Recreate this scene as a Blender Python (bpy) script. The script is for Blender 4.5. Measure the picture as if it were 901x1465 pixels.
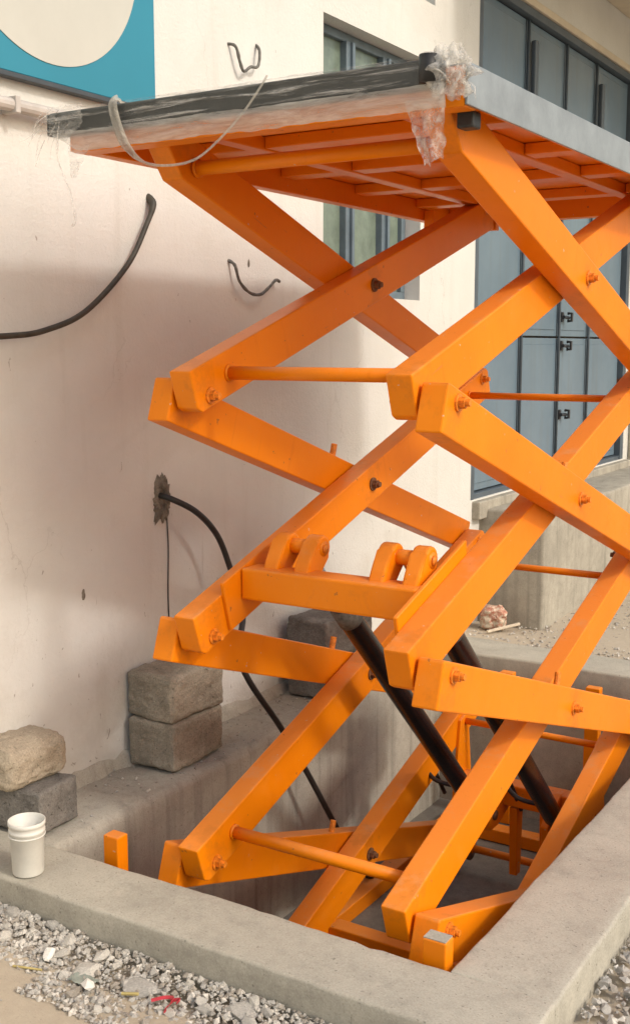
import bpy, bmesh, math, random
from mathutils import Vector, Matrix, noise

# ---------------------------------------------------------------- camera, world, sun, exposure
scene = bpy.context.scene
for o in list(bpy.data.objects):
    bpy.data.objects.remove(o, do_unlink=True)
COL = scene.collection
R = math.radians

cam_data = bpy.data.cameras.new('camera')
cam = bpy.data.objects.new('camera', cam_data)
COL.objects.link(cam)
PITCH, YAW = 0.1449, 0.5559
cam.location = (0, 0, 1.8)
cam.rotation_euler = (math.pi / 2 - PITCH, 0, YAW)
cam_data.sensor_fit = 'VERTICAL'
cam_data.sensor_height = 24.0
cam_data.lens = 24.0 * 1630.7 / 1465.0
cam_data.clip_start = 0.05
cam_data.clip_end = 2000
scene.camera = cam

SUN_EL, SUN_AZ = R(39.0), R(-4.0)          # azimuth measured from +X towards +Y
world = bpy.data.worlds.new('World')
scene.world = world
world.use_nodes = True
wn = world.node_tree.nodes
bgn = wn.get('Background') or wn.new('ShaderNodeBackground')
sky = wn.new('ShaderNodeTexSky')
sky.sky_type = 'NISHITA'
sky.sun_disc = False
sky.sun_elevation = SUN_EL
sky.sun_rotation = math.pi / 2 - SUN_AZ
sky.air_density = 1.4
sky.dust_density = 4.0
sky.ozone_density = 0.6
world.node_tree.links.new(sky.outputs['Color'], bgn.inputs['Color'])
bgn.inputs['Strength'].default_value = 0.15

sun_data = bpy.data.lights.new('sun', 'SUN')
sun_data.energy = 1.05
sun_data.angle = R(5.5)
sun_data.color = (1.0, 0.96, 0.90)
sun = bpy.data.objects.new('sun', sun_data)
COL.objects.link(sun)
sdir = Vector((math.cos(SUN_EL) * math.cos(SUN_AZ), math.cos(SUN_EL) * math.sin(SUN_AZ), math.sin(SUN_EL)))
sun.rotation_euler = sdir.to_track_quat('Z', 'Y').to_euler()
sun.location = (6, 2, 8)

vs = scene.view_settings
vs.view_transform = 'Standard'
vs.look = 'None'
vs.gamma = 1.0
vs.use_curve_mapping = False
vs.exposure = 0.37
scene.render.engine = 'CYCLES'
scene.render.resolution_x, scene.render.resolution_y = 629, 1024

rnd = random.Random(7)

# ---------------------------------------------------------------- helpers
def link(o, parent=None):
    COL.objects.link(o)
    if parent is not None:
        o.parent = parent
    return o

def obj(name, bm, mat, parent=None, smooth=False, off=None):
    if off is not None:
        bmesh.ops.translate(bm, verts=bm.verts, vec=-Vector(off))
    bmesh.ops.recalc_face_normals(bm, faces=bm.faces)
    me = bpy.data.meshes.new(name)
    bm.to_mesh(me)
    bm.free()
    for m in (mat if isinstance(mat, (list, tuple)) else [mat]):
        me.materials.append(m)
    if smooth:
        for p in me.polygons:
            p.use_smooth = True
    o = bpy.data.objects.new(name, me)
    return link(o, parent)

def inst(name, me, loc, parent=None, rot=(0, 0, 0), scale=(1, 1, 1)):
    o = bpy.data.objects.new(name, me)
    o.location = loc
    o.rotation_euler = rot
    o.scale = scale
    return link(o, parent)

def empty(name, loc):
    o = bpy.data.objects.new(name, None)
    o.empty_display_size = 0.1
    o.location = loc
    return link(o)

def tag(o, label, cat, group=None, kind=None):
    o['label'] = label
    o['category'] = cat
    if group:
        o['group'] = group
    if kind:
        o['kind'] = kind
    return o

def struct(o):
    o['kind'] = 'structure'
    return o

def box(bm, x0, x1, y0, y1, z0, z1, bev=0.0, seg=2):
    vs_ = [bm.verts.new(p) for p in ((x0, y0, z0), (x1, y0, z0), (x1, y1, z0), (x0, y1, z0),
                                     (x0, y0, z1), (x1, y0, z1), (x1, y1, z1), (x0, y1, z1))]
    fs = [bm.faces.new([vs_[i] for i in f]) for f in ((0, 3, 2, 1), (4, 5, 6, 7), (0, 1, 5, 4), (1, 2, 6, 5), (2, 3, 7, 6), (3, 0, 4, 7))]
    if bev > 0:
        es = list({e for f in fs for e in f.edges})
        bmesh.ops.bevel(bm, geom=es, offset=bev, segments=seg, profile=0.5, affect='EDGES')
    return bm

def prism_x(bm, prof, x0, x1, bev=0.0, seg=2):
    a = [bm.verts.new((x0, y, z)) for y, z in prof]
    b = [bm.verts.new((x1, y, z)) for y, z in prof]
    n = len(prof)
    fs = [bm.faces.new(a), bm.faces.new(b[::-1])]
    for i in range(n):
        fs.append(bm.faces.new((a[i], b[i], b[(i + 1) % n], a[(i + 1) % n])))
    if bev > 0:
        es = list({e for f in fs for e in f.edges})
        bmesh.ops.bevel(bm, geom=es, offset=bev, segments=seg, profile=0.5, affect='EDGES')
    return bm

def tube(bm, pts, rad, seg=10, cap=True, flat=1.0):
    pts = [Vector(p) for p in pts]
    rads = rad if isinstance(rad, (list, tuple)) else [rad] * len(pts)
    rings = []
    up = None
    for i, p in enumerate(pts):
        d = (pts[min(i + 1, len(pts) - 1)] - pts[max(i - 1, 0)]).normalized()
        if up is None:
            up = d.orthogonal().normalized()
        else:
            up = (up - d * up.dot(d)).normalized()
        s = d.cross(up)
        rings.append([bm.verts.new(p + (up * math.cos(t) + s * math.sin(t) * flat) * rads[i])
                      for t in [2 * math.pi * k / seg for k in range(seg)]])
    for r0, r1 in zip(rings, rings[1:]):
        for k in range(seg):
            bm.faces.new((r0[k], r0[(k + 1) % seg], r1[(k + 1) % seg], r1[k]))
    if cap:
        bm.faces.new(rings[0][::-1])
        bm.faces.new(rings[-1])
    return bm

def spline(pts, n=8):
    pts = [Vector(p) for p in pts]
    P = [pts[0]] + pts + [pts[-1]]
    out = []
    for i in range(1, len(P) - 2):
        for k in range(n):
            t = k / n
            a, b, c, d = P[i - 1], P[i], P[i + 1], P[i + 2]
            out.append(0.5 * ((2 * b) + (c - a) * t + (2 * a - 5 * b + 4 * c - d) * t * t + (3 * b - a - 3 * c + d) * t ** 3))
    out.append(pts[-1])
    return out

def N(x, y, z=0.0):
    return noise.noise(Vector((x, y, z)))

# ---------------------------------------------------------------- materials
def srgb(r, g, b):
    f = lambda c: (c / 255 / 12.92) if c / 255 <= 0.04045 else ((c / 255 + 0.055) / 1.055) ** 2.4
    return (f(r), f(g), f(b), 1)

class NT:
    def __init__(self, name):
        self.m = bpy.data.materials.new(name)
        self.m.use_nodes = True
        self.t = self.m.node_tree
        self.b = self.t.nodes['Principled BSDF']
        self.out = self.t.nodes['Material Output']
        self.co = self.t.nodes.new('ShaderNodeTexCoord').outputs['Object']
    def n(self, typ, **kw):
        nd = self.t.nodes.new(typ)
        for k, v in kw.items():
            if k.startswith('i_'):
                nd.inputs[k[2:].replace('_', ' ')].default_value = v
            else:
                setattr(nd, k, v)
        return nd
    def l(self, a, b):
        self.t.links.new(a, b)
    def mapping(self, scale=(1, 1, 1), loc=(0, 0, 0)):
        mp = self.n('ShaderNodeMapping')
        mp.inputs['Scale'].default_value = scale
        mp.inputs['Location'].default_value = loc
        self.l(self.co, mp.inputs['Vector'])
        return mp.outputs['Vector']
    def noise(self, scale, detail=6, rough=0.6, vec=None, dist=0.0):
        nd = self.n('ShaderNodeTexNoise')
        nd.inputs['Scale'].default_value = scale
        nd.inputs['Detail'].default_value = detail
        nd.inputs['Roughness'].default_value = rough
        nd.inputs['Distortion'].default_value = dist
        self.l(vec if vec is not None else self.co, nd.inputs['Vector'])
        return nd.outputs['Fac']
    def ramp(self, fac, stops):
        nd = self.n('ShaderNodeValToRGB')
        cr = nd.color_ramp
        while len(cr.elements) < len(stops):
            cr.elements.new(0.5)
        for e, (p, c) in zip(cr.elements, stops):
            e.position = p
            e.color = c if len(c) == 4 else (*c, 1)
        self.l(fac, nd.inputs['Fac'])
        return nd.outputs['Color']
    def step(self, fac, lo, hi):
        nd = self.n('ShaderNodeMapRange')
        nd.inputs['From Min'].default_value = lo
        nd.inputs['From Max'].default_value = hi
        nd.clamp = True
        self.l(fac, nd.inputs['Value'])
        return nd.outputs['Result']
    def mul(self, a, b, op='MULTIPLY'):
        nd = self.n('ShaderNodeMath', operation=op)
        for i, v in enumerate((a, b)):
            if isinstance(v, (int, float)):
                nd.inputs[i].default_value = v
            else:
                self.l(v, nd.inputs[i])
        return nd.outputs[0]
    def mix(self, fac, a, b, mode='MIX'):
        nd = self.n('ShaderNodeMix', data_type='RGBA', blend_type=mode)
        for sock, v in ((nd.inputs[0], fac), (nd.inputs[6], a), (nd.inputs[7], b)):
            if isinstance(v, (int, float)):
                sock.default_value = v
            elif isinstance(v, tuple):
                sock.default_value = v if len(v) == 4 else (*v, 1)
            else:
                self.l(v, sock)
        return nd.outputs[2]
    def bump(self, h, strength=0.3, dist=0.01):
        nd = self.n('ShaderNodeBump')
        nd.inputs['Strength'].default_value = strength
        nd.inputs['Distance'].default_value = dist
        self.l(h, nd.inputs['Height'])
        self.l(nd.outputs['Normal'], self.b.inputs['Normal'])
    def z(self):
        s = self.n('ShaderNodeSeparateXYZ')
        self.l(self.co, s.inputs[0])
        return s.outputs
    def set(self, col=None, rough=0.6, metal=0.0, spec=0.5):
        if col is not None:
            if isinstance(col, tuple):
                self.b.inputs['Base Color'].default_value = col if len(col) == 4 else (*col, 1)
            else:
                self.l(col, self.b.inputs['Base Color'])
        if isinstance(rough, (int, float)):
            self.b.inputs['Roughness'].default_value = rough
        else:
            self.l(rough, self.b.inputs['Roughness'])
        self.b.inputs['Metallic'].default_value = metal
        self.b.inputs['Specular IOR Level'].default_value = spec
        return self.m

def simple(name, c, rough=0.6, var=0.25, scale=8, bump=0.0, bscale=60, metal=0, spec=0.5):
    t = NT(name)
    f = t.noise(scale, 8, 0.65)
    lo = tuple(max(0, x * (1 - var)) for x in c[:3])
    hi = tuple(min(1, x * (1 + var)) for x in c[:3])
    col = t.ramp(f, [(0.3, lo), (0.7, hi)])
    if bump:
        t.bump(t.noise(bscale, 8, 0.7), bump, 0.01)
    return t.set(col, rough, metal, spec)

M = {}

def m_wall():
    t = NT('wall_paint')
    base = t.ramp(t.noise(1.3, 5, 0.6), [(0.3, (0.60, 0.59, 0.55)), (0.7, (0.68, 0.67, 0.635))])
    trowel = t.noise(1.0, 5, 0.6, t.mapping((3, 3.5, 9)), 1.2)
    base = t.mix(t.mul(t.step(trowel, 0.45, 0.7), 0.16), base, (0.70, 0.67, 0.60))
    patch = t.step(t.noise(0.8, 3, 0.5, t.mapping((1, 1, 1.6), (0, 4.2, 1.1)), 0.8), 0.58, 0.60)
    base = t.mix(t.mul(patch, 0.10), base, (0.52, 0.49, 0.42))
    streak = t.step(t.noise(1.0, 8, 0.65, t.mapping((6, 9, 0.7))), 0.54, 0.75)
    c = t.mix(t.mul(streak, 0.20), base, (0.42, 0.385, 0.32))
    drip = t.step(t.noise(1.0, 5, 0.6, t.mapping((30, 34, 1.7))), 0.66, 0.71)
    dmask = t.step(t.noise(1.4, 3, 0.5, t.mapping((1, 1, 0.6), (0, 9, 3))), 0.50, 0.62)
    c = t.mix(t.mul(t.mul(drip, dmask), 0.42), c, (0.33, 0.29, 0.235))
    z = t.z()[2]
    low = t.step(z, 1.3, -0.1)
    grime = t.step(t.mul(t.noise(2.6, 9, 0.7), t.mul(low, 0.4), 'ADD'), 0.64, 0.94)
    c = t.mix(t.mul(grime, 0.5), c, (0.40, 0.365, 0.31))
    sp = t.noise(27, 4, 0.6, t.mapping((1, 1, 0.6)), 0.7)
    thr = t.mul(sp, t.mul(low, 0.10), 'ADD')
    chips = t.step(thr, 0.715, 0.74)
    c = t.mix(t.mul(chips, 0.7), c, (0.24, 0.21, 0.17))
    splash = t.step(t.mul(t.noise(7, 8, 0.75), t.mul(t.step(z, 0.28, -0.02), 0.32), 'ADD'), 0.70, 0.80)
    c = t.mix(t.mul(splash, 0.75), c, (0.25, 0.22, 0.18))
    # hairline cracks
    vo = t.n('ShaderNodeTexVoronoi', feature='DISTANCE_TO_EDGE')
    vo.inputs['Scale'].default_value = 1.1
    wv = t.n('ShaderNodeVectorMath', operation='ADD')
    nn = t.n('ShaderNodeTexNoise'); nn.inputs['Scale'].default_value = 5.0; nn.inputs['Detail'].default_value = 8
    t.l(t.co, nn.inputs['Vector'])
    sc = t.n('ShaderNodeVectorMath', operation='SCALE'); sc.inputs['Scale'].default_value = 0.35
    t.l(nn.outputs['Color'], sc.inputs[0])
    t.l(t.mapping((1, 1, 0.55)), wv.inputs[0]); t.l(sc.outputs[0], wv.inputs[1])
    t.l(wv.outputs[0], vo.inputs['Vector'])
    crack = t.mul(t.step(vo.outputs['Distance'], 0.0035, 0.0012), t.step(t.noise(0.9, 3, 0.5, t.mapping((1, 1, 1), (5, 2, 8))), 0.50, 0.58))
    c = t.mix(t.mul(crack, 0.22), c, (0.24, 0.21, 0.17))
    hb = t.mix(0.45, t.mix(0.5, t.noise(3.0, 4, 0.5), trowel), t.noise(55, 6, 0.7))
    t.bump(hb, 0.55, 0.014)
    return t.set(c, 0.72, spec=0.25)

def m_concrete(name, c=(0.36, 0.33, 0.285), var=0.2, streaks=0.0, stain=0.35, bmp=0.5):
    t = NT(name)
    f = t.mix(0.5, t.noise(2.2, 8, 0.65), t.noise(14, 8, 0.7))
    col = t.ramp(f, [(0.3, tuple(x * (1 - var) for x in c)), (0.52, c), (0.72, tuple(x * (1 + var) for x in c))])
    st = t.step(t.noise(1.1, 7, 0.7, t.mapping((1, 1, 1), (3.1, 7.7, 0))), 0.55, 0.72)
    col = t.mix(t.mul(st, stain), col, tuple(x * 0.55 for x in c))
    pits = t.step(t.noise(75, 3, 0.5), 0.66, 0.72)
    grain = t.noise(150, 4, 0.7)
    col = t.mix(t.mul(t.step(grain, 0.52, 0.66), 0.30 if bmp < 0.7 else 0.62), col, tuple(x * 0.45 for x in c))
    col = t.mix(t.mul(t.step(grain, 0.46, 0.34), 0.22 if bmp < 0.7 else 0.45), col, tuple(min(0.8, x * 1.6) for x in c))
    col = t.mix(t.mul(pits, 0.55), col, tuple(x * 0.4 for x in c))
    blot = t.step(t.noise(5.5, 9, 0.78, t.mapping((1, 1, 1), (9, 1, 4))), 0.56, 0.66)
    col = t.mix(t.mul(blot, 0.38), col, tuple(x * 0.62 for x in c))
    pale = t.step(t.noise(8, 8, 0.75, t.mapping((1, 1, 1), (2, 6, 1))), 0.58, 0.70)
    col = t.mix(t.mul(pale, 0.35), col, tuple(min(0.75, x * 1.3) for x in c))
    if streaks:
        s = t.step(t.noise(1.0, 8, 0.6, t.mapping((14, 14, 0.5))), 0.5, 0.7)
        col = t.mix(t.mul(s, streaks), col, tuple(x * 0.35 for x in c))
    h = t.mix(0.25, t.mix(0.4, t.noise(9, 6, 0.6), t.noise(90, 8, 0.75)), t.step(pits, 1.0, 0.0))
    t.bump(h, bmp, 0.008 if bmp < 0.6 else 0.016)
    return t.set(col, 0.88, spec=0.2)

def m_orange(name='orange_paint', arm=False):
    t = NT(name)
    oi = t.n('ShaderNodeObjectInfo')
    rv = t.n('ShaderNodeVectorMath', operation='ADD')
    rs = t.n('ShaderNodeVectorMath', operation='SCALE')
    cx = t.n('ShaderNodeCombineXYZ')
    for k in range(3):
        t.l(oi.outputs['Random'], cx.inputs[k])
    t.l(cx.outputs[0], rs.inputs[0]); rs.inputs['Scale'].default_value = 37.0
    raw = t.co
    t.l(raw, rv.inputs[0]); t.l(rs.outputs[0], rv.inputs[1])
    t.co = rv.outputs[0]
    base = t.ramp(t.noise(2.2, 6, 0.6), [(0.3, (0.76, 0.195, 0.0015)), (0.7, (0.83, 0.235, 0.003))])
    dust = t.step(t.noise(6.5, 9, 0.74), 0.52, 0.78)
    geo = t.n('ShaderNodeNewGeometry')
    sx = t.n('ShaderNodeSeparateXYZ')
    t.l(geo.outputs['Normal'], sx.inputs[0])
    upf = t.step(sx.outputs[2], 0.3, 0.9)                      # upward faces take a tan tint
    c = t.mix(t.mul(dust, 0.10), base, (0.62, 0.36, 0.17))
    c = t.mix(t.mul(upf, t.mul(t.mul(dust, 0.45), 0.16, 'ADD')), c, (0.55, 0.36, 0.21))
    run = t.step(t.noise(1.0, 5, 0.6, t.mapping((40, 40, 2.2))), 0.62, 0.70)
    c = t.mix(t.mul(run, 0.16), c, (0.50, 0.10, 0.004))
    smear = t.step(t.noise(1.0, 7, 0.7, t.mapping((9, 2.0, 9), (3, 1, 2)), 0.8), 0.60, 0.72)
    c = t.mix(t.mul(smear, 0.22), c, (0.48, 0.135, 0.02))
    scr = t.step(t.noise(1.0, 3, 0.5, t.mapping((90, 5, 60))), 0.74, 0.77)
    c = t.mix(t.mul(scr, 0.45), c, (0.33, 0.15, 0.06))
    chips = t.step(t.noise(34, 3, 0.5), 0.72, 0.745)
    c = t.mix(t.mul(chips, 0.6), c, (0.26, 0.10, 0.04))
    spl = t.step(t.noise(48, 2, 0.5, t.mapping((1, 1, 1), (5, 5, 5))), 0.745, 0.77)
    c = t.mix(t.mul(spl, 0.6), c, (0.55, 0.50, 0.42))
    if arm:                                                     # grease and rubbed paint round the three pivots
        sp = t.n('ShaderNodeSeparateXYZ'); t.l(raw, sp.inputs[0])
        y = t.mul(sp.outputs[1], 0.0, 'ADD')
        ab = t.n('ShaderNodeMath', operation='ABSOLUTE'); t.l(y, ab.inputs[0])
        d1 = t.n('ShaderNodeMath', operation='ABSOLUTE'); t.l(t.mul(ab.outputs[0], 1.179, 'SUBTRACT'), d1.inputs[0])
        mn = t.mul(ab.outputs[0], d1.outputs[0], 'MINIMUM')
        near = t.step(mn, 0.14, 0.02)
        gr = t.step(t.mul(t.noise(16, 7, 0.72), t.mul(near, 0.25), 'ADD'), 0.66, 0.80)
        c = t.mix(t.mul(gr, 0.20), c, (0.28, 0.09, 0.02))
    t.bump(t.mix(0.5, t.noise(14, 4, 0.6), t.noise(160, 4, 0.6)), 0.16, 0.005)
    rg = t.n('ShaderNodeMapRange')
    t.l(dust, rg.inputs['Value'])
    rg.inputs['To Min'].default_value = 0.36
    rg.inputs['To Max'].default_value = 0.60
    return t.set(c, rg.outputs['Result'], spec=0.2)

def m_film(name, lo, hi, scale=18, stretch=(1, 1, 1), tint=(0.86, 0.82, 0.75), t0=0.35, t1=0.68):
    t = NT(name)
    v = t.mapping(stretch)
    f = t.noise(scale, 7, 0.7, v, 0.6)
    tr = t.n('ShaderNodeBsdfTransparent')
    t.set((*tint, 1), 0.22, spec=0.6)
    t.b.inputs['Transmission Weight'].default_value = 0.0
    t.bump(f, 0.9, 0.02)
    mx = t.n('ShaderNodeMixShader')
    rg = t.n('ShaderNodeMapRange')
    rg.inputs['From Min'].default_value = t0
    rg.inputs['From Max'].default_value = t1
    rg.inputs['To Min'].default_value = lo
    rg.inputs['To Max'].default_value = hi
    t.l(f, rg.inputs['Value'])
    t.l(rg.outputs['Result'], mx.inputs['Fac'])
    t.l(tr.outputs[0], mx.inputs[1])
    t.l(t.b.outputs[0], mx.inputs[2])
    t.l(mx.outputs[0], t.out.inputs['Surface'])
    return t.m

def m_ground():
    t = NT('dirt_ground')
    c1 = t.ramp(t.noise(0.9, 8, 0.65), [(0.3, (0.39, 0.325, 0.24)), (0.7, (0.49, 0.42, 0.325))])
    c2 = t.ramp(t.noise(24, 8, 0.7), [(0.3, (0.36, 0.31, 0.24)), (0.7, (0.50, 0.44, 0.35))])
    c = t.mix(0.4, c1, c2)
    grit = t.step(t.noise(120, 3, 0.5), 0.64, 0.70)
    c = t.mix(t.mul(grit, 0.3), c, (0.22, 0.19, 0.16))
    t.bump(t.mix(0.5, t.noise(18, 8, 0.7), t.noise(130, 6, 0.7)), 0.6, 0.012)
    return t.set(c, 0.95, spec=0.12)

def m_door():
    t = NT('shutter_blue_paint')
    c = t.ramp(t.noise(1.6, 6, 0.6), [(0.3, (0.115, 0.17, 0.22)), (0.7, (0.15, 0.21, 0.26))])
    st = t.step(t.noise(1.0, 8, 0.6, t.mapping((1, 10, 0.9))), 0.5, 0.75)
    c = t.mix(t.mul(st, 0.3), c, (0.13, 0.14, 0.125))
    t.bump(t.noise(5, 3, 0.5), 0.15, 0.01)
    return t.set(c, 0.27, spec=0.5)

def m_brickface():
    t = NT('broken_red_brick')
    c = t.ramp(t.noise(28, 6, 0.7), [(0.36, (0.36, 0.13, 0.08)), (0.48, (0.50, 0.28, 0.2)), (0.56, (0.62, 0.54, 0.42))])
    t.bump(t.noise(50, 6, 0.7), 0.6, 0.01)
    return t.set(c, 0.9)

M['wall'] = m_wall()
M['curb'] = m_concrete('curb_concrete', (0.42, 0.395, 0.33), 0.3, 0.15, 0.6, 0.59)
M['pit'] = m_concrete('pit_concrete', (0.40, 0.375, 0.315), 0.2, 0.45)
M['pitfloor'] = m_concrete('pit_floor_concrete', (0.20, 0.185, 0.16), 0.4, 0, 0.8)  # shade of the pit bottom put into a darker concrete tone
M['plinth'] = m_concrete('plinth_concrete', (0.37, 0.34, 0.28), 0.28, 0.4, 0.6)
M['soffit'] = simple('cream_soffit', (0.60, 0.52, 0.40), 0.85, 0.15, 2, 0.2)
M['orange'] = m_orange()
M['arm'] = m_orange('orange_arm_paint', True)
M['ground'] = m_ground()
M['door'] = m_door()
M['doorframe'] = simple('dark_blue_grey_steel', (0.075, 0.095, 0.115), 0.45, 0.2, 5)
M['black_metal'] = simple('black_latch_metal', (0.025, 0.025, 0.028), 0.4, 0.3, 20)
M['rust'] = simple('rust_brown_steel', (0.16, 0.07, 0.03), 0.75, 0.5, 60, 0.4, 120)
M['boltorange'] = simple('overpainted_bolt', (0.70, 0.20, 0.010), 0.5, 0.45, 70, 0.4, 150)
M['grey'] = simple('grey_edge_steel', (0.24, 0.265, 0.28), 0.42, 0.18, 9, 0.1, 40)
M['bar'] = simple('dark_grey_aluminium', (0.03, 0.032, 0.028), 0.38, 0.3, 12, 0.1, 30)
M['rubber'] = simple('black_rubber', (0.016, 0.015, 0.014), 0.5, 0.4, 30, 0.2, 90)
M['cyl'] = simple('black_cylinder_paint', (0.007, 0.0075, 0.009), 0.24, 0.5, 25, 0.15, 60)
M['chrome'] = simple('piston_chrome', (0.55, 0.55, 0.55), 0.2, 0.1, 5, metal=1)
M['cable'] = simple('black_cable', (0.02, 0.019, 0.018), 0.45, 0.4, 40)
M['cable_brown'] = simple('dusty_cable', (0.045, 0.038, 0.026), 0.6, 0.4, 30)
M['hook'] = simple('grey_bent_rebar', (0.13, 0.125, 0.11), 0.75, 0.5, 40, 0.4, 120)
M['block'] = m_concrete('grey_block_concrete', (0.33, 0.29, 0.225), 0.45, 0, 0.5, 1.0)
M['block_dark'] = m_concrete('dark_cinder_block', (0.20, 0.185, 0.165), 0.6, 0, 0.5, 1.0)
M['stone_tan'] = m_concrete('tan_rough_stone', (0.38, 0.32, 0.24), 0.3, 0, 0.45, 0.8)
M['bucket'] = simple('white_bucket_plastic', (0.66, 0.65, 0.60), 0.45, 0.12, 6, 0.1)
M['teal'] = simple('teal_sign_face', (0.022, 0.21, 0.30), 0.4, 0.06, 1.2)
M['signwhite'] = simple('sign_white_print', (0.50, 0.49, 0.435), 0.45, 0.05, 3)
M['signshade'] = simple('sign_shade_line', (0.05, 0.06, 0.07), 0.5)  # dark tone for the shadow line below the board
M['pvc'] = simple('grey_pvc', (0.50, 0.46, 0.42), 0.5, 0.15, 10)
M['brown'] = simple('brown_downpipe', (0.10, 0.055, 0.04), 0.6, 0.3, 8)
M['glass'] = simple('frosted_green_glass', (0.16, 0.205, 0.165), 0.22, 0.25, 9, 0.15, 25, spec=0.6)
M['winframe'] = simple('blue_grey_window_steel', (0.12, 0.16, 0.19), 0.45, 0.2, 10)
M['film'] = m_film('clear_stretch_film', 0.03, 0.55, 17, (0.16, 1, 2.8), t0=0.52, t1=0.66)
M['film_hem'] = m_film('loose_film_hem', 0.28, 0.62, 14, (0.3, 1, 2.0))
M['film_thin'] = m_film('thin_stretch_film', 0.02, 0.5, 22, (0.5, 1, 1.8))
M['film_ball'] = m_film('crumpled_film', 0.06, 0.72, 30, (1, 1, 1))
M['strap'] = m_film('matte_plastic_strap', 0.55, 0.9, 25, (1, 1, 1), (0.50, 0.455, 0.375))
M['stone_a'] = simple('grey_rubble', (0.42, 0.40, 0.365), 0.92, 0.3, 25, 0.5, 90, spec=0.15)
M['stone_b'] = simple('pale_rubble', (0.55, 0.52, 0.465), 0.92, 0.25, 25, 0.5, 90, spec=0.15)
M['stone_c'] = simple('brown_grey_rubble', (0.34, 0.305, 0.26), 0.92, 0.3, 25, 0.5, 90, spec=0.15)
M['stone_w'] = simple('white_plaster_chunk', (0.80, 0.77, 0.71), 0.85, 0.1, 20, 0.4, 60)
M['red'] = simple('red_plastic', (0.45, 0.03, 0.045), 0.5, 0.2, 30)
M['yellow'] = simple('yellow_straw', (0.46, 0.37, 0.14), 0.6, 0.25, 30)
M['green'] = simple('faded_green_plastic', (0.26, 0.285, 0.245), 0.6, 0.3, 30)
M['brick'] = m_brickface()
M['mortar'] = simple('dark_mortar', (0.19, 0.165, 0.13), 0.95, 0.6, 30, 0.9, 60)
M['wood'] = simple('pale_stick_wood', (0.55, 0.47, 0.36), 0.8, 0.2, 20)

# ---------------------------------------------------------------- the setting: ground, pit, curb
GZ = -0.15
WX = -3.22                      # face of the building
PX0, PX1, PY0, PY1 = -2.87, -1.30, 2.836, 6.08     # pit opening
CX0, CX1, CY0, CY1 = WX - 0.0, -0.978, 2.562, 6.42   # outer edge of the curb
PZ = -0.95

def ground():
    bm = bmesh.new()
    hx0, hx1, hy0, hy1 = WX - 0.12, CX1 - 0.05, CY0 + 0.05, CY1 - 0.05
    xs = [-400, -60, -12, -6, hx0] + [hx0 + (hx1 - hx0) * k / 40 for k in range(1, 40)] + [hx1] + [hx1 + 0.06 * k for k in range(1, 40)] + [2, 4, 8, 20, 80, 400]
    ys = [-400, -60, -12, -3, 0, 1] + [1.0 + (hy0 - 1.0) * k / 30 for k in range(1, 30)] + [hy0] + [hy0 + (hy1 - hy0) * k / 40 for k in range(1, 40)] + [hy1] + [hy1 + 0.08 * k for k in range(1, 50)] + [12, 16, 30, 100, 400]
    grid = {}
    for i, x in enumerate(xs):
        for j, y in enumerate(ys):
            h = 0
            if -6 < x < 4 and -1 < y < 14:
                h = 0.018 * noise.noise(Vector((x * 1.7, y * 1.7, 0))) + 0.007 * noise.noise(Vector((x * 7, y * 7, 3)))
            grid[i, j] = bm.verts.new((x, y, GZ + h))
    for i in range(len(xs) - 1):
        for j in range(len(ys) - 1):
            if xs[i] >= hx0 - 1e-6 and xs[i + 1] <= hx1 + 1e-6 and ys[j] >= hy0 - 1e-6 and ys[j + 1] <= hy1 + 1e-6:
                continue
            bm.faces.new((grid[i, j], grid[i + 1, j], grid[i + 1, j + 1], grid[i, j + 1]))
    bmesh.ops.delete(bm, geom=[v for v in bm.verts if not v.link_faces], context='VERTS')
    return struct(obj('ground', bm, M['ground'], smooth=True))
ground()

def slab(name, x0, x1, y0, y1, z0, z1, mat, bev=0.018, step=0.09, amp=0.004, seed=0):
    """concrete piece with subdivided, slightly uneven faces and worn arrises"""
    bm = bmesh.new()
    box(bm, x0, x1, y0, y1, z0, z1, bev, 3)
    for ax, lo, hi in ((0, x0, x1), (1, y0, y1), (2, z0, z1)):
        n = int((hi - lo) / step)
        for k in range(1, n):
            c = lo + (hi - lo) * k / n
            if c - lo < bev * 1.5 or hi - c < bev * 1.5:
                continue
            co = [0, 0, 0]; co[ax] = c
            no = [0, 0, 0]; no[ax] = 1
            bmesh.ops.bisect_plane(bm, geom=bm.verts[:] + bm.edges[:] + bm.faces[:], plane_co=co, plane_no=no)
    for v in bm.verts:
        q = v.co
        d = Vector((noise.noise(q * 3 + Vector((seed, 0, 0))), noise.noise(q * 3 + Vector((0, seed + 5, 0))), noise.noise(q * 3 + Vector((0, 0, seed + 9)))))
        d2 = Vector((noise.noise(q * 17), noise.noise(q * 17 + Vector((4, 0, 0))), noise.noise(q * 17 + Vector((0, 8, 0)))))
        d3 = noise.noise(q * 42)
        chip = max(0.0, noise.noise(q * 9 + Vector((seed, 3, 1))) - 0.28) * amp * 2.5 if bev and (abs(q.z - z1) < bev * 1.1) else 0.0
        v.co = q + d * amp + d2 * amp * 0.5 - Vector((0, 0, chip)) + Vector((d3, d3, d3)) * amp * 0.15
    o = obj(name, bm, mat, smooth=True)
    return o

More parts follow.
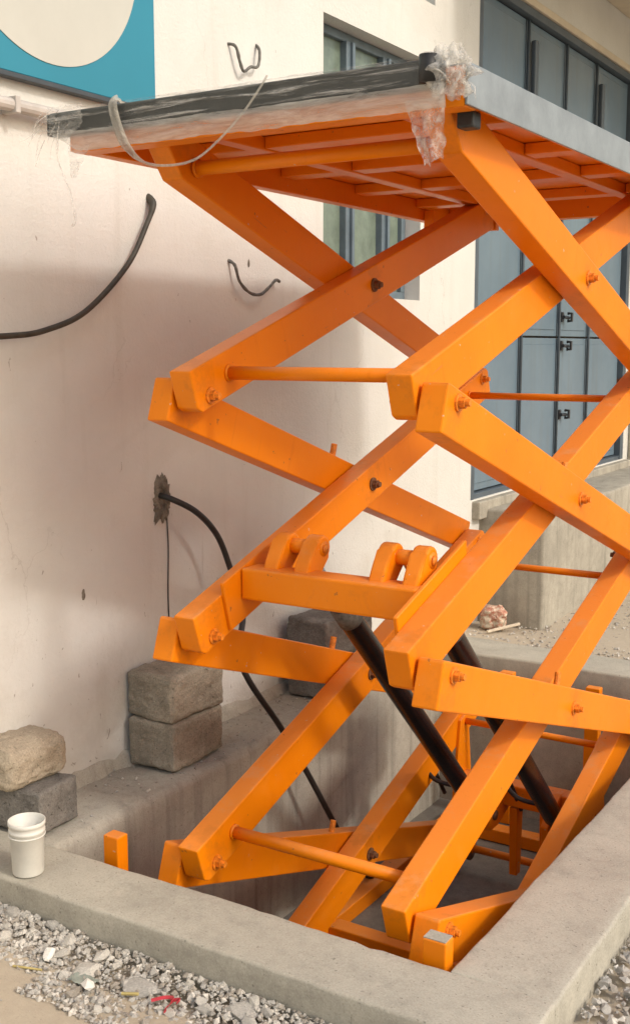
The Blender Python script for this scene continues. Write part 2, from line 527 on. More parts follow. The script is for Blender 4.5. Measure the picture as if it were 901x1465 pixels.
cb = slab('curb_front', WX - 0.1, CX1, CY0, PY0, PZ - 0.2, 0.0, M['curb'], 0.011, 0.045, 0.0055, 1); struct(cb)
cb = slab('curb_right', PX1, CX1, PY0 - 0.012, PY1 + 0.012, PZ - 0.2, -0.001, M['curb'], 0.011, 0.045, 0.0055, 2); struct(cb)
cb = slab('curb_back', WX - 0.1, CX1, PY1, CY1, PZ - 0.2, -0.002, M['curb'], 0.016, 0.1, 0.006, 3); struct(cb)
cb = slab('pit_ledge', WX - 0.1, PX0, PY0 - 0.012, PY1 + 0.012, PZ - 0.2, -0.004, M['pit'], 0.035, 0.1, 0.009, 4); struct(cb)
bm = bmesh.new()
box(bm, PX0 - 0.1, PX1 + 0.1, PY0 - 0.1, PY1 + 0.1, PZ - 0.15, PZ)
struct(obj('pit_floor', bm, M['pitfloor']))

# ---------------------------------------------------------------- the building
bl = empty('building', (WX, 6.5, GZ))
tag(bl, 'cream plastered building with a barred window and tall blue-grey folding shutter doors', 'building')
BO = bl.location.copy()

WIN = (5.265, 6.40, 2.075, 3.50)
DOOR = (7.22, 10.72, 0.735, 4.262)
UWIN = (5.35, 6.56, 3.836, 4.5)
def wall_sheet():
    bm = bmesh.new()
    ops = [WIN, DOOR, UWIN]
    Y0, Y1, Z0, Z1 = -6.0, 16.0, -1.0, 5.6
    ys = sorted({Y0, Y1} | {v for o in ops for v in o[:2]} | {Y0 + k * 1.1 for k in range(1, 20)})
    zs = sorted({Z0, Z1} | {v for o in ops for v in o[2:]})
    vc = {}
    def V(x, y, z):
        k = (round(x, 4), round(y, 4), round(z, 4))
        if k not in vc:
            vc[k] = bm.verts.new(k)
        return vc[k]
    for a, b in zip(ys, ys[1:]):
        for c, d in zip(zs, zs[1:]):
            if any(o[0] - 1e-6 <= a and b <= o[1] + 1e-6 and o[2] - 1e-6 <= c and d <= o[3] + 1e-6 for o in ops):
                continue
            bm.faces.new((V(WX, a, c), V(WX, b, c), V(WX, b, d), V(WX, a, d)))
    for (a, b, c, d), dep in zip(ops, (0.17, 0.12, 0.17)):
        xi = WX - dep
        yy = [y for y in ys if a - 1e-6 <= y <= b + 1e-6]
        zz = [z for z in zs if c - 1e-6 <= z <= d + 1e-6]
        for y in (a, b):
            for z0, z1 in zip(zz, zz[1:]):
                bm.faces.new((V(WX, y, z0), V(WX, y, z1), V(xi, y, z1), V(xi, y, z0)))
        for z in (c, d):
            for y0, y1 in zip(yy, yy[1:]):
                bm.faces.new((V(WX, y0, z), V(WX, y1, z), V(xi, y1, z), V(xi, y0, z)))
    return bm
obj('wall', wall_sheet(), M['wall'], bl, off=BO)
bm = bmesh.new()
box(bm, WX - 6, WX - 0.22, -6.0, 16.0, -1.0, 5.6)
obj('wall_core', bm, M['soffit'], bl, off=BO)
bm = bmesh.new()
box(bm, WX - 6.2, WX + 0.25, -6.2, 16.2, 5.6, 5.8, 0.01)
obj('roof', bm, M['soffit'], bl, off=BO)
bm = bmesh.new()
box(bm, WX + 0.002, WX + 1.7, 6.75, 15.5, 4.64, 4.80, 0.01)
obj('canopy', bm, M['soffit'], bl, off=BO)
bm = bmesh.new()
box(bm, WX + 0.002, WX + 0.10, 10.86, 11.25, GZ - 0.1, 4.638, 0.01)
obj('pillar', bm, M['plinth'], bl, off=BO)
bm = bmesh.new()
tube(bm, [(WX + 0.16, 10.80, 2.75), (WX + 0.16, 10.80, 4.63)], 0.045, 10)
obj('downpipe', bm, M['brown'], bl, smooth=True, off=BO)
# lintel trim above the doors
bm = bmesh.new()
box(bm, WX - 0.10, WX + 0.012, DOOR[0] + 0.03, DOOR[1] - 0.003, DOOR[3] - 0.055, DOOR[3] - 0.003, 0.004)
obj('lintel_trim', bm, M['soffit'], bl, off=BO)

# plinth under the doors
pl = slab('plinth', WX - 0.02, -2.735, 7.38, 15.0, GZ - 0.2, 0.665, M['plinth'], 0.02, 0.14, 0.012, 11)
pl.parent = bl
pl.data.transform(Matrix.Translation(-BO))
bm = bmesh.new()
prism_x(bm, [(7.25, 0.60), (10.8, 0.60), (10.8, 0.725), (7.25, 0.725)], WX - 0.1, WX + 0.06, 0.01)
obj('door_sill', bm, M['plinth'], bl, off=BO)

# window with three tall panes
def window(o, name, splits, rail):
    y0, y1, z0, z1 = o
    xi = WX - 0.13
    bm = bmesh.new()
    w = 0.05
    box(bm, xi - 0.03, xi + 0.03, y0 + 0.004, y1 - 0.004, z1 - w, z1 - 0.004, 0.004)
    box(bm, xi - 0.03, xi + 0.03, y0 + 0.004, y1 - 0.004, z0 + 0.004, z0 + w, 0.004)
    for y in (y0 + w / 2 + 0.004, y1 - w / 2 - 0.004):
        box(bm, xi - 0.03, xi + 0.03, y - w / 2, y + w / 2, z0 + w, z1 - w, 0.004)
    wo = obj(name, bm, M['winframe'], bl, off=BO)
    lo = y0 + w
    for k, s in enumerate(list(splits) + [y1 - w]):
        hi = s - 0.045 if k < len(splits) else s
        bm = bmesh.new()
        box(bm, xi - 0.008, xi + 0.002, lo, hi, z0 + w, z1 - w)
        obj('pane', bm, M['glass'], wo, off=BO)
        if k < len(splits):
            bm = bmesh.new()
            box(bm, xi - 0.035, xi + 0.045, s - 0.05, s + 0.05, z0 + w - 0.003, z1 - w + 0.003, 0.006)
            box(bm, xi + 0.046, xi + 0.062, s - 0.012, s + 0.012, z0 + w, z1 - w)
            obj('mullion', bm, M['winframe'], wo, off=BO)
        lo = s + 0.045
    if rail:
        bm = bmesh.new()
        box(bm, xi - 0.028, xi + 0.035, y0 + w, y1 - w, rail - 0.03, rail + 0.03, 0.004)
        obj('rail', bm, M['winframe'], wo, off=BO)
    bm = bmesh.new()
    nb = 9
    for k in range(1, nb):
        z = z0 + (z1 - z0) * k / nb
        tube(bm, [(WX - 0.055, y0, z), (WX - 0.055, y1, z)], 0.006, 6)
    return wo
window(WIN, 'window', (5.70, 6.12), None)
window(UWIN, 'window', (5.95,), None)

# folding shutter doors: four tall leaves, each with pressed panels
def doors():
    y0, y1, z0, z1 = DOOR
    xi = WX - 0.06
    bm = bmesh.new()
    w = 0.075
    box(bm, xi - 0.05, xi + 0.055, y0 + 0.003, y0 + w, z0, z1 - 0.06, 0.004)
    box(bm, xi - 0.05, xi + 0.055, y1 - w, y1 - 0.003, z0, z1 - 0.06, 0.004)
    box(bm, xi - 0.05, xi + 0.055, y0 + w, y1 - w, z1 - 0.115, z1 - 0.06, 0.004)
    box(bm, xi - 0.05, xi + 0.045, y0 + w, y1 - w, z0 - 0.01, z0 + 0.035, 0.004)
    d = obj('shutter_door', bm, M['doorframe'], bl, off=BO)
    ed = [y0 + w, 8.18, 8.99, 9.72, y1 - w]
    for k in range(4):
        a, b = ed[k] + 0.008, ed[k + 1] - 0.008
        t, bt = z1 - 0.125, z0 + 0.045
        for q, (za, zb) in enumerate(((bt, 1.86), (1.875, t))):
            bm = bmesh.new()
            box(bm, xi - 0.018, xi, a, b, za, zb, 0.003)
            box(bm, xi + 0.0005, xi + 0.006, a + 0.05, b - 0.05, za + 0.05, zb - 0.05, 0.004, 1)
            obj('panel', bm, M['door'], d, off=BO)
    # round-edged seams between the leaves
    for y in ed[1:4]:
        bm = bmesh.new()
        tube(bm, [(xi + 0.02, y, z0 + 0.05), (xi + 0.02, y, z1 - 0.13)], 0.013, 8)
        obj('hinge_post', bm, M['doorframe'], d, smooth=True, off=BO)
    for (y, z) in ((9.03, 2.03), (9.03, 1.80), (9.03, 1.24)):
        bm = bmesh.new()
        box(bm, xi + 0.019, xi + 0.04, y - 0.02, y + 0.02, z - 0.04, z + 0.04, 0.005)
        tube(bm, [(xi + 0.05, y - 0.02, z), (xi + 0.05, y + 0.10, z - 0.005)], 0.014, 8)
        tube(bm, [(xi + 0.04, y + 0.10, z - 0.03), (xi + 0.075, y + 0.10, z - 0.03), (xi + 0.075, y + 0.10, z + 0.03), (xi + 0.04, y + 0.10, z + 0.03)], 0.013, 8)
        obj('latch', bm, M['black_metal'], d, off=BO)
    for (y, za, zb) in ((8.26, 3.55, 4.0), (9.80, 3.55, 3.98)):
        bm = bmesh.new()
        box(bm, xi + 0.02, xi + 0.06, y - 0.035, y + 0.035, za, zb, 0.01)
        obj('pull_handle', bm, M['doorframe'], d, off=BO)
doors()

# mortar patch round the hole where the cable leaves the wall
bm = bmesh.new()
cen = Vector((WX, 3.895, 1.125))
NR = 72
ring = []
for k in range(NR):
    a = 2 * math.pi * k / NR
    rr = 0.058 * (1 + 0.55 * noise.noise(Vector((math.cos(a) * 2, math.sin(a) * 2, 5))) + 0.28 * noise.noise(Vector((math.cos(a) * 7, math.sin(a) * 7, 1))) + 0.13 * noise.noise(Vector((math.cos(a) * 19, math.sin(a) * 19, 3))))
    ring.append((math.cos(a) * rr * 1.0, math.sin(a) * rr * 1.9))
loops = []
for f, dx in ((1.0, 0.0015), (0.88, 0.006), (0.7, 0.012), (0.45, 0.010), (0.25, 0.002)):
    loops.append([bm.verts.new((WX + dx + (0.006 * rnd.random() if f < 0.95 else 0), cen.y + y * f, cen.z + z * f)) for y, z in ring])
for A, B in zip(loops, loops[1:]):
    for k in range(NR):
        bm.faces.new((A[k], A[(k + 1) % NR], B[(k + 1) % NR], B[k]))
bm.faces.new(loops[-1])
obj('mortar_patch', bm, M['mortar'], bl, off=BO)
for (y, z, sc) in ((3.385, 0.79, 0.015), (4.58, 2.19, 0.012), (4.44, 1.32, 0.012)):
    bm = bmesh.new()
    vv = [bm.verts.new((WX + 0.0015, y + sc * 0.7 * math.cos(t) * (1 + 0.5 * N(math.cos(t) * 3 + y * 9, math.sin(t) * 3, 2)), z + sc * 1.6 * math.sin(t) * (1 + 0.5 * N(math.cos(t) * 3, math.sin(t) * 3 + z * 9, 4)))) for t in [2 * math.pi * k / 20 for k in range(20)]]
    c0 = bm.verts.new((WX + 0.005, y, z))
    for k in range(20):
        bm.faces.new((vv[k], vv[(k + 1) % 20], c0))
    obj('mortar_splash', bm, M['mortar'], bl, off=BO)

# fillet of cement where the wall meets the ledge
bm = bmesh.new()
prev = None
rows = []
for k in range(70):
    y = 2.6 + k * 0.05
    a = 0.04 + 0.035 * noise.noise(Vector((y * 5, 1, 0))) + 0.015 * noise.noise(Vector((y * 23, 1, 0)))
    h = 0.045 + 0.04 * noise.noise(Vector((y * 4, 7, 0))) + 0.02 * noise.noise(Vector((y * 19, 3, 0)))
    rows.append([bm.verts.new(p) for p in ((WX - 0.005, y, h), (WX + 0.012, y, h * 0.9), (WX + a * 0.5, y, h * 0.35 + 0.004), (WX + a, y, -0.012))])
for r0, r1 in zip(rows, rows[1:]):
    for k in range(3):
        bm.faces.new((r0[k], r0[k + 1], r1[k + 1], r1[k]))
obj('cement_fillet', bm, M['pit'], bl, smooth=True, off=BO)

# ---------------------------------------------------------------- sign, pipe, cables, hooks
sg = empty('signboard', (WX, 3.27, 2.80))
tag(sg, 'teal blue signboard with a large off-white disc on the cream wall', 'sign')
SO = sg.location.copy()
bm = bmesh.new()
box(bm, WX + 0.002, WX + 0.035, 2.35, 3.868, 2.775, 4.05, 0.003, 1)
obj('board', bm, M['teal'], sg, off=SO)
bm = bmesh.new()
box(bm, WX + 0.003, WX + 0.042, 2.34, 3.873, 2.755, 2.774, 0.002, 1)  # dark strip stands in for the shadow along the board's lower edge
obj('bottom_shade_strip', bm, M['signshade'], sg, off=SO)
bm = bmesh.new()
prism_x(bm, [(3.266 + 0.498 * math.cos(a), 3.338 + 0.498 * math.sin(a)) for a in [2 * math.pi * k / 96 for k in range(96)]], WX + 0.036, WX + 0.038)
obj('disc', bm, M['signwhite'], sg, off=SO)

bm = bmesh.new()
tube(bm, [(WX + 0.05, 1.5, 2.655), (WX + 0.05, 3.36, 2.655)], 0.024, 12)
for y in (2.2, 3.05):
    box(bm, WX + 0.001, WX + 0.079, y - 0.012, y + 0.012, 2.625, 2.685, 0.003, 1)
tag(obj('conduit_pipe', bm, M['pvc'], smooth=False), 'thin pale conduit pipe running along the wall below the signboard', 'pipe')

bm = bmesh.new()
pts = spline([(WX + 0.10, 2.5, 1.86), (WX + 0.08, 2.75, 1.832), (WX + 0.06, 2.99, 1.836), (WX + 0.055, 3.164, 1.857), (WX + 0.05, 3.395, 1.934), (WX + 0.045, 3.65, 2.124), (WX + 0.035, 3.79, 2.30), (WX + 0.03, 3.84, 2.39), (WX - 0.02, 3.852, 2.43)], 8)
tube(bm, pts, [0.0115 if i < len(pts) - 14 else 0.0115 + 0.006 * math.sin(min(1, (i - len(pts) + 14) / 9) * math.pi / 2) for i in range(len(pts))], 10)
tag(obj('black_cable', bm, M['cable_brown'], smooth=True), 'thick black cable sagging across the wall below the signboard to the left edge', 'cable')

bm = bmesh.new()
pts = spline([(WX - 0.03, 3.89, 1.145), (WX + 0.06, 3.87, 1.14), (WX + 0.13, 3.975, 1.07), (WX + 0.15, 4.10, 0.95), (WX + 0.17, 4.17, 0.79), (WX + 0.24, 4.17, 0.60), (-2.86, 3.99, 0.40), (-2.79, 4.19, 0.07), (-2.76, 4.37, -0.2), (-2.72, 4.56, -0.52), (-2.66, 4.7, -0.8), (-2.6, 4.9, -0.93)], 8)
tube(bm, pts, 0.014, 10)
tag(obj('hydraulic_hose', bm, M['cable'], smooth=True), 'black hose from a hole in the wall drooping behind the arms into the pit', 'hose')

def hook(pts, label):
    bm = bmesh.new()
    p = spline(pts, 6)
    tube(bm, p, [0.0065 + 0.004 * abs(noise.noise(v * 40)) for v in p], 8)
    tag(obj('wall_hook', bm, M['hook'], smooth=True), label, 'hook', 'bent metal hooks in the wall')
hook([(WX - 0.02, 4.425, 3.165), (WX + 0.03, 4.445, 3.155), (WX + 0.035, 4.475, 3.09), (WX + 0.035, 4.505, 3.055), (WX + 0.035, 4.56, 3.085), (WX + 0.035, 4.62, 3.10), (WX + 0.03, 4.64, 3.175), (WX - 0.02, 4.665, 3.22)],
     'grey bent hook of rebar high on the wall right of the signboard')
hook([(WX - 0.02, 4.415, 2.20), (WX + 0.03, 4.423, 2.175), (WX + 0.035, 4.455, 2.10), (WX + 0.04, 4.53, 2.05), (WX + 0.04, 4.62, 2.045), (WX + 0.04, 4.70, 2.085), (WX + 0.035, 4.76, 2.12), (WX + 0.03, 4.80, 2.115)],
     'dark curved hook in the wall beside the upper left scissor arm')

bm = bmesh.new()
tube(bm, spline([(WX + 0.004, 3.925, 1.05), (WX + 0.006, 3.93, 0.9), (WX + 0.004, 3.925, 0.7), (WX + 0.004, 3.93, 0.5)], 6), 0.0028, 6)
tag(obj('thin_wire', bm, M['cable']), 'thin dark wire hanging straight down the wall below the cable hole', 'wire')

# ---------------------------------------------------------------- the scissor lift
YJ, L, S, Z1 = 3.027, 2.214, 0.8146, 1.637      # left joint line, joint span, stage height, top joint
XA, XB = -1.394, -2.286
TH, AH = 0.086, 0.150                            # arm thickness and depth
lift = empty('scissor_lift', (-1.93, 4.13, PZ))
tag(lift, 'orange four-stage scissor lift rising from the concrete pit', 'scissor lift')
LO = lift.location.copy()

E_OFF = 0.036
PHI = math.atan2(S, L)
HALF_P = math.hypot(S, L) / 2
A_P = math.sqrt(HALF_P ** 2 - E_OFF ** 2)
THETA = PHI - math.atan2(E_OFF, A_P)
EXT = 0.078
def arm_mesh(kind):
    bm = bmesh.new()
    h, a = AH / 2, A_P + EXT
    c = 0.022
    if kind == 'inner':
        prof = [(-a, h), (-a, -h + c), (-a + c, -h), (a, -h), (a, h - c), (a - c, h)]
    elif kind == 'outer_top':
        prof = [(-a + 0.11, -h), (-a, 0.0), (-a, h - 0.02), (-a + 0.02, h), (a, h), (a, -h + c), (a - c, -h)]
    else:
        prof = [(-a, -h), (-a, h - 0.006), (-a + 0.006, h), (a, h), (a, -h + c), (a - c, -h)]
    prism_x(bm, prof, -TH / 2, TH / 2, 0.0055, 2)
    # weld line along the arm where the two channel halves meet
    me = bpy.data.meshes.new('scissor_arm')
    bmesh.ops.recalc_face_normals(bm, faces=bm.faces)
    bm.to_mesh(me); bm.free()
    me.materials.append(M['arm'])
    return me
ME_ARM = {k: arm_mesh(k) for k in ('inner', 'outer', 'outer_top')}

def bolt_mesh(mat, ln=0.05, r=0.021):
    bm = bmesh.new()
    tube(bm, [(0, 0, 0), (0.007, 0, 0)], r * 1.55, 16)
    tube(bm, [(0.0075, 0, 0), (0.026, 0, 0)], r, 6)
    tube(bm, [(0.0265, 0, 0), (ln, 0, 0)], r * 0.62, 12)
    me = bpy.data.meshes.new('bolt')
    bmesh.ops.recalc_face_normals(bm, faces=bm.faces)
    bm.to_mesh(me); bm.free()
    me.materials.append(mat)
    return me
ME_BOLT = bolt_mesh(M['boltorange'], 0.040, 0.0175)
ME_BOLT_R = bolt_mesh(M['rust'], 0.038, 0.018)
bm = bmesh.new()
tube(bm, [(0, 0, -0.005), (0, 0, 0.05)], 0.013, 10)
ME_STUB = bpy.data.meshes.new('grease_stub'); bmesh.ops.recalc_face_normals(bm, faces=bm.faces); bm.to_mesh(ME_STUB); bm.free(); ME_STUB.materials.append(M['boltorange'])

XC = {('A', 'outer'): XA - TH / 2, ('A', 'inner'): XA - 1.5 * TH - 0.010,
      ('B', 'inner'): XB - TH / 2, ('B', 'outer'): XB - 1.5 * TH - 0.010}
for stage in range(4):
    zc = Z1 + S / 2 - stage * S
    for side in 'AB':
        for kind in ('outer', 'inner'):
            sgn = 1 if kind == 'inner' else -1
            x = XC[side, kind]
            a = inst('scissor_arm', ME_ARM['outer_top' if kind == 'outer' and stage == 0 else kind], Vector((x, YJ + L / 2, zc)) - LO, lift, (sgn * THETA, 0, 0))
            for (ly, lz) in ((-A_P, -E_OFF * sgn), (0, 0), (A_P, E_OFF * sgn)):
                centre = ly == 0
                # thread side faces +X on plane A outer and plane B inner; heads on the far sides
                if (side, kind) in (('A', 'outer'), ('B', 'inner')):
                    me = ME_BOLT_R if (centre and side == 'B') else ME_BOLT
                    inst('bolt', me, (TH / 2 - 0.001, ly, lz), a, (rnd.uniform(0, 1), 0, 0))
                else:
                    inst('bolt', ME_BOLT_R if kind == 'inner' else ME_BOLT, (-TH / 2 + 0.001, ly, lz), a, (rnd.uniform(0, 1), 0, math.pi))
            if kind == 'outer' and stage > 0:
                inst('grease_stub', ME_STUB, ((0.02 if side == 'B' else -0.02), -0.16 if side == 'B' else -0.05, AH / 2), a)

def lobj(name, bm, mat, smooth=False, parent=None):
    return obj(name, bm, mat, parent or lift, smooth, off=LO)

# cross rods between the inner arms
xiA = XC['A', 'inner'] - TH / 2 + 0.004
xiB = XB - 0.004
def rod(y, z, r, x0=xiB, x1=xiA, mat=None):
    bm = bmesh.new()
    tube(bm, [(x0, y, z), (x1, y, z)], r, 16)
    for x, s in ((x0, 1), (x1, -1)):                   # weld beads
        tube(bm, [(x + s * 0.004, y, z), (x + s * 0.012, y, z)], r * 1.28, 14)
    lobj('cross_rod', bm, mat or M['orange'], True)
for k in (0, 2):
    rod(YJ + 0.105, Z1 - k * S + 0.072, 0.0225)
for k in range(3):
    rod(YJ + L - 0.15, Z1 - k * S - 0.075, 0.0165)
rod(YJ + L, Z1 - 3 * S, 0.02)
# rod between the upper ends of the outer arms
rod(YJ + 0.06, Z1 + S - 0.075, 0.024, XB - TH - 0.004, XA - TH + 0.004)

# cylinder beam on the second stage with clevis lugs
bm = bmesh.new()
box(bm, xiB + 0.02, xiA - 0.02, 3.165, 3.275, 0.925, 1.037, 0.010, 3)
cbm = lobj('cylinder_beam', bm, M['orange'])
ca, sa = math.cos(THETA), math.sin(THETA)
def along(yy, zz, cy=YJ + L / 2, cz=Z1 - S / 2):
    return (cy + yy * ca - zz * sa, cz + yy * sa + zz * ca)
for x0, x1, lo_, hi_ in ((xiB + 0.003, xiB + 0.019, -A_P + 0.08, -A_P + 0.42), (xiA - 0.019, xiA - 0.003, -A_P + 0.02, -A_P + 0.56)):
    prof = [along(lo_, -0.06), along(hi_ - 0.05, -0.06), along(hi_, AH / 2 + 0.045), along(lo_ + 0.01, AH / 2 + 0.045)]
    bm = bmesh.new()
    prism_x(bm, prof, x0, x1, 0.003, 1)
    obj('side_plate', bm, M['orange'], cbm, off=LO)
LUGC = (3.315, 1.105)
for xc in (-2.115, -1.70):
    for sx in (-1, 1):
        x = xc + sx * 0.062
        bm = bmesh.new()
        prof = [(3.20, 1.02), (3.225, 1.07)]
        for k in range(11):
            a = math.radians(150 - k * 20)
            prof.append((LUGC[0] + 0.047 * math.cos(a), LUGC[1] + 0.047 * math.sin(a)))
        prof += [(3.285, 1.0), (3.27, 1.0), (3.21, 1.0)]
        prism_x(bm, prof, x - 0.030, x + 0.030, 0.010, 2)
        obj('lug', bm, M['orange'], cbm, off=LO)
    bm = bmesh.new()
    tube(bm, [(xc - 0.095, *LUGC), (xc + 0.095, *LUGC)], 0.027, 16)
    obj('clevis_pin', bm, M['orange'], cbm, True, off=LO)
    bm = bmesh.new()
    tube(bm, [(xc + 0.0955, *LUGC), (xc + 0.102, *LUGC)], 0.016, 14)
    obj('pin_cap', bm, M['boltorange'], cbm, True, off=LO)

# hydraulic cylinders
LOW = (4.92, -0.45)
dv = Vector((0, LOW[0] - LUGC[0], LOW[1] - LUGC[1]))
for xc in (-2.115, -1.70):
    p0, p1 = Vector((xc, *LUGC)), Vector((xc, *LOW))
    at = lambda f: p0 + (p1 - p0) * f
    bm = bmesh.new()
    tube(bm, [at(0.185), at(0.20), at(0.205), at(0.93), at(0.94)], [0.040, 0.046, 0.046, 0.046, 0.042], 24)
    cy = lobj('hydraulic_cylinder', bm, M['cyl'], True)
    bm = bmesh.new()
    tube(bm, [at(0.178), at(0.215)], 0.0495, 24)
    obj('gland_ring', bm, M['hook'], cy, True, off=LO)
    bm = bmesh.new()
    tube(bm, [at(0.0), at(0.18)], 0.024, 18)
    obj('piston_rod', bm, M['chrome'], cy, True, off=LO)
    bm = bmesh.new()
    tube(bm, [p1 - Vector((0.03, 0, 0)), p1 + Vector((0.03, 0, 0))], 0.045, 16)
    obj('end_eye', bm, M['cyl'], cy, True, off=LO)
    bm = bmesh.new()
    h0 = at(0.88)
    tube(bm, spline([h0 + Vector((-0.04, 0, 0.0)), h0 + Vector((-0.14, -0.02, 0.02)), h0 + Vector((-0.24, 0.05, 0.06)), h0 + Vector((-0.28, 0.2, 0.02)), h0 + Vector((-0.26, 0.35, -0.2))], 6), 0.011, 8)
    obj('hose', bm, M['cable'], cy, True, off=LO)

# lower cylinder beam hung between the bottom inner arms
bm = bmesh.new()
box(bm, xiB + 0.002, xiA - 0.002, 5.03, 5.13, -0.44, -0.33, 0.008, 2)
lb = lobj('lower_beam', bm, M['orange'])
for xc in (-2.115, -1.70):
    for sx in (-1, 1):
        x = xc + sx * 0.062
        bm = bmesh.new()
        prism_x(bm, [(5.04, -0.325), (5.12, -0.335), (5.12, -0.47), (4.97, -0.52), (4.88, -0.52), (4.86, -0.43), (4.90, -0.39)], x - 0.018, x + 0.018, 0.004, 1)
        obj('lug', bm, M['orange'], lb, off=LO)
    bm = bmesh.new()
    tube(bm, [(xc - 0.09, *LOW), (xc + 0.09, *LOW)], 0.024, 14)
    obj('clevis_pin', bm, M['rust'], lb, True, off=LO)
for x in (xiB + 0.012, xiA - 0.012):
    bm = bmesh.new()
    prism_x(bm, [(4.97, -0.45), (5.18, -0.45), (5.12, -0.02), (5.03, -0.05)], x - 0.008, x + 0.008, 0.002, 1)
    obj('side_plate', bm, M['orange'], lb, off=LO)

for x in (-1.985, -1.83):
    bm = bmesh.new()
    prism_x(bm, [(5.035, -0.445), (5.115, -0.445), (5.10, -0.80), (5.05, -0.80)], x - 0.02, x + 0.02, 0.003, 1)
    obj('hanger_plate', bm, M['orange'], lb, off=LO)

# base frame on the pit floor with four corner posts
bm = bmesh.new()
ZB = PZ + 0.002
for x in (-2.62, -1.44):
    box(bm, x - 0.05, x + 0.05, 2.93, 5.85, ZB, ZB + 0.08, 0.006)
bf = lobj('base_frame', bm, M['orange'])
for y in (3.0, 4.3, 5.7):
    bm = bmesh.new()
    box(bm, -2.569, -1.491, y - 0.045, y + 0.045, ZB + 0.002, ZB + 0.076, 0.006)
    obj('cross_member', bm, M['orange'], bf, off=LO)
for x in (XC['A', 'outer'], XC['B', 'outer']):
    bm = bmesh.new()
    prism_x(bm, [(YJ - 0.07, ZB + 0.078), (YJ + 0.09, ZB + 0.078), (YJ + 0.045, Z1 - 3 * S + 0.05), (YJ - 0.045, Z1 - 3 * S + 0.05)], x - 0.07, x - 0.05, 0.003, 1)
    obj('hinge_bracket', bm, M['orange'], bf, off=LO)
for x in (XC['A', 'inner'], XC['B', 'inner']):
    bm = bmesh.new()
    tube(bm, [(x - 0.04, YJ + L, ZB + 0.078 + 0.055), (x + 0.04, YJ + L, ZB + 0.078 + 0.055)], 0.055, 20)
    obj('roller', bm, M['rust'], bf, True, off=LO)
for x, y, zt, w in ((-2.642, 2.905, 0.075, 0.034), (-1.362, 2.884, 0.062, 0.039), (-2.40, 5.95, -0.045, 0.04), (-1.895, 5.95, -0.055, 0.04)):
    bm = bmesh.new()
    box(bm, x - w, x + w, y - 0.028, y + 0.028, ZB, zt, 0.005, 2)
    obj('corner_post', bm, M['orange'], bf, off=LO)
    if x < -1.5 or y > 4:
        continue
    bm = bmesh.new()
    box(bm, x - w + 0.003, x + w - 0.003, y - 0.025, y + 0.025, zt + 0.0005, zt + 0.003)  # pale plate paints the lit top of the near front post
    obj('lit_top_plate', bm, M['curb'], bf, off=LO)

# ---- platform
DX0, DX1, DY0, DY1 = -2.69, -1.292, 2.83, 5.62
ZT, ZU = 2.528, 2.418
bm = bmesh.new()
box(bm, DX0 + 0.010, DX1 - 0.010, DY0 + 0.010, DY1 - 0.010, ZT - 0.012, ZT - 0.004, 0.0)
deck = lobj('platform', bm, M['orange'])
def plat(name, *b, mat='orange', bev=0.004):
    bm = bmesh.new()
    box(bm, *b, bev, 2)
    return obj(name, bm, M[mat], deck, off=LO)
plat('top_sheet', DX0 + 0.009, DX1 - 0.009, DY0 + 0.009, DY1 - 0.009, ZT - 0.0035, ZT, mat='grey', bev=0)
plat('side_plate', DX1 - 0.008, DX1, DY0, DY1, ZU + 0.004, ZT + 0.002, mat='grey', bev=0.002)
plat('side_plate', DX0, DX0 + 0.008, DY0, DY1, ZU + 0.004, ZT + 0.002, mat='orange', bev=0.002)
plat('end_plate', DX0 + 0.009, DX1 - 0.009, DY1 - 0.008, DY1, ZU + 0.004, ZT + 0.002, mat='orange', bev=0.002)
plat('front_beam', DX0 + 0.009, DX1 - 0.0095, DY0 + 0.001, DY0 + 0.075, ZU, ZT - 0.013)
plat('edge_channel', DX1 - 0.060, DX1 - 0.0085, DY0 + 0.078, DY1 - 0.009, ZU + 0.026, ZT - 0.013)
plat('edge_channel', DX0 + 0.0085, DX0 + 0.060, DY0 + 0.078, DY1 - 0.009, ZU + 0.002, ZT - 0.013)
SX = (-2.33, -1.62)
for x in SX:
    plat('stringer', x - 0.03, x + 0.03, DY0 + 0.078, DY1 - 0.07, ZU + 0.05, ZT - 0.0135)
for y in (3.42, 4.02, 4.62, 5.22):
    for (xa, xb) in ((DX0 + 0.061, SX[0] - 0.032), (SX[0] + 0.032, SX[1] - 0.032), (SX[1] + 0.032, DX1 - 0.061)):
        plat('rib', xa, xb, y - 0.05, y + 0.05, ZU + 0.056, ZT - 0.0137)
plat('end_beam', DX0 + 0.061, DX1 - 0.061, DY1 - 0.069, DY1 - 0.009, ZU + 0.004, ZT - 0.0137)
# roller tracks and hinge brackets below the frame
for x in (XC['A', 'inner'], XC['B', 'inner']):
    bm = bmesh.new()
    tube(bm, [(x - 0.03, YJ + L, Z1 + S - 0.012), (x + 0.03, YJ + L, Z1 + S - 0.012)], 0.05, 20)
    obj('roller', bm, M['rust'], deck, True, off=LO)
    plat('track_stop', x - 0.05, x + 0.05, YJ + L + 0.11, YJ + L + 0.15, ZU - 0.055, ZU + 0.02)
plat('hanger_post', -2.628, -2.575, 5.26, 5.31, ZU - 0.07, ZU + 0.05)
plat('hinge_tube', DX1 - 0.076, DX1 - 0.026, DY0 + 0.095, DY0 + 0.15, ZU - 0.036, ZU + 0.01, mat='rubber', bev=0.006)

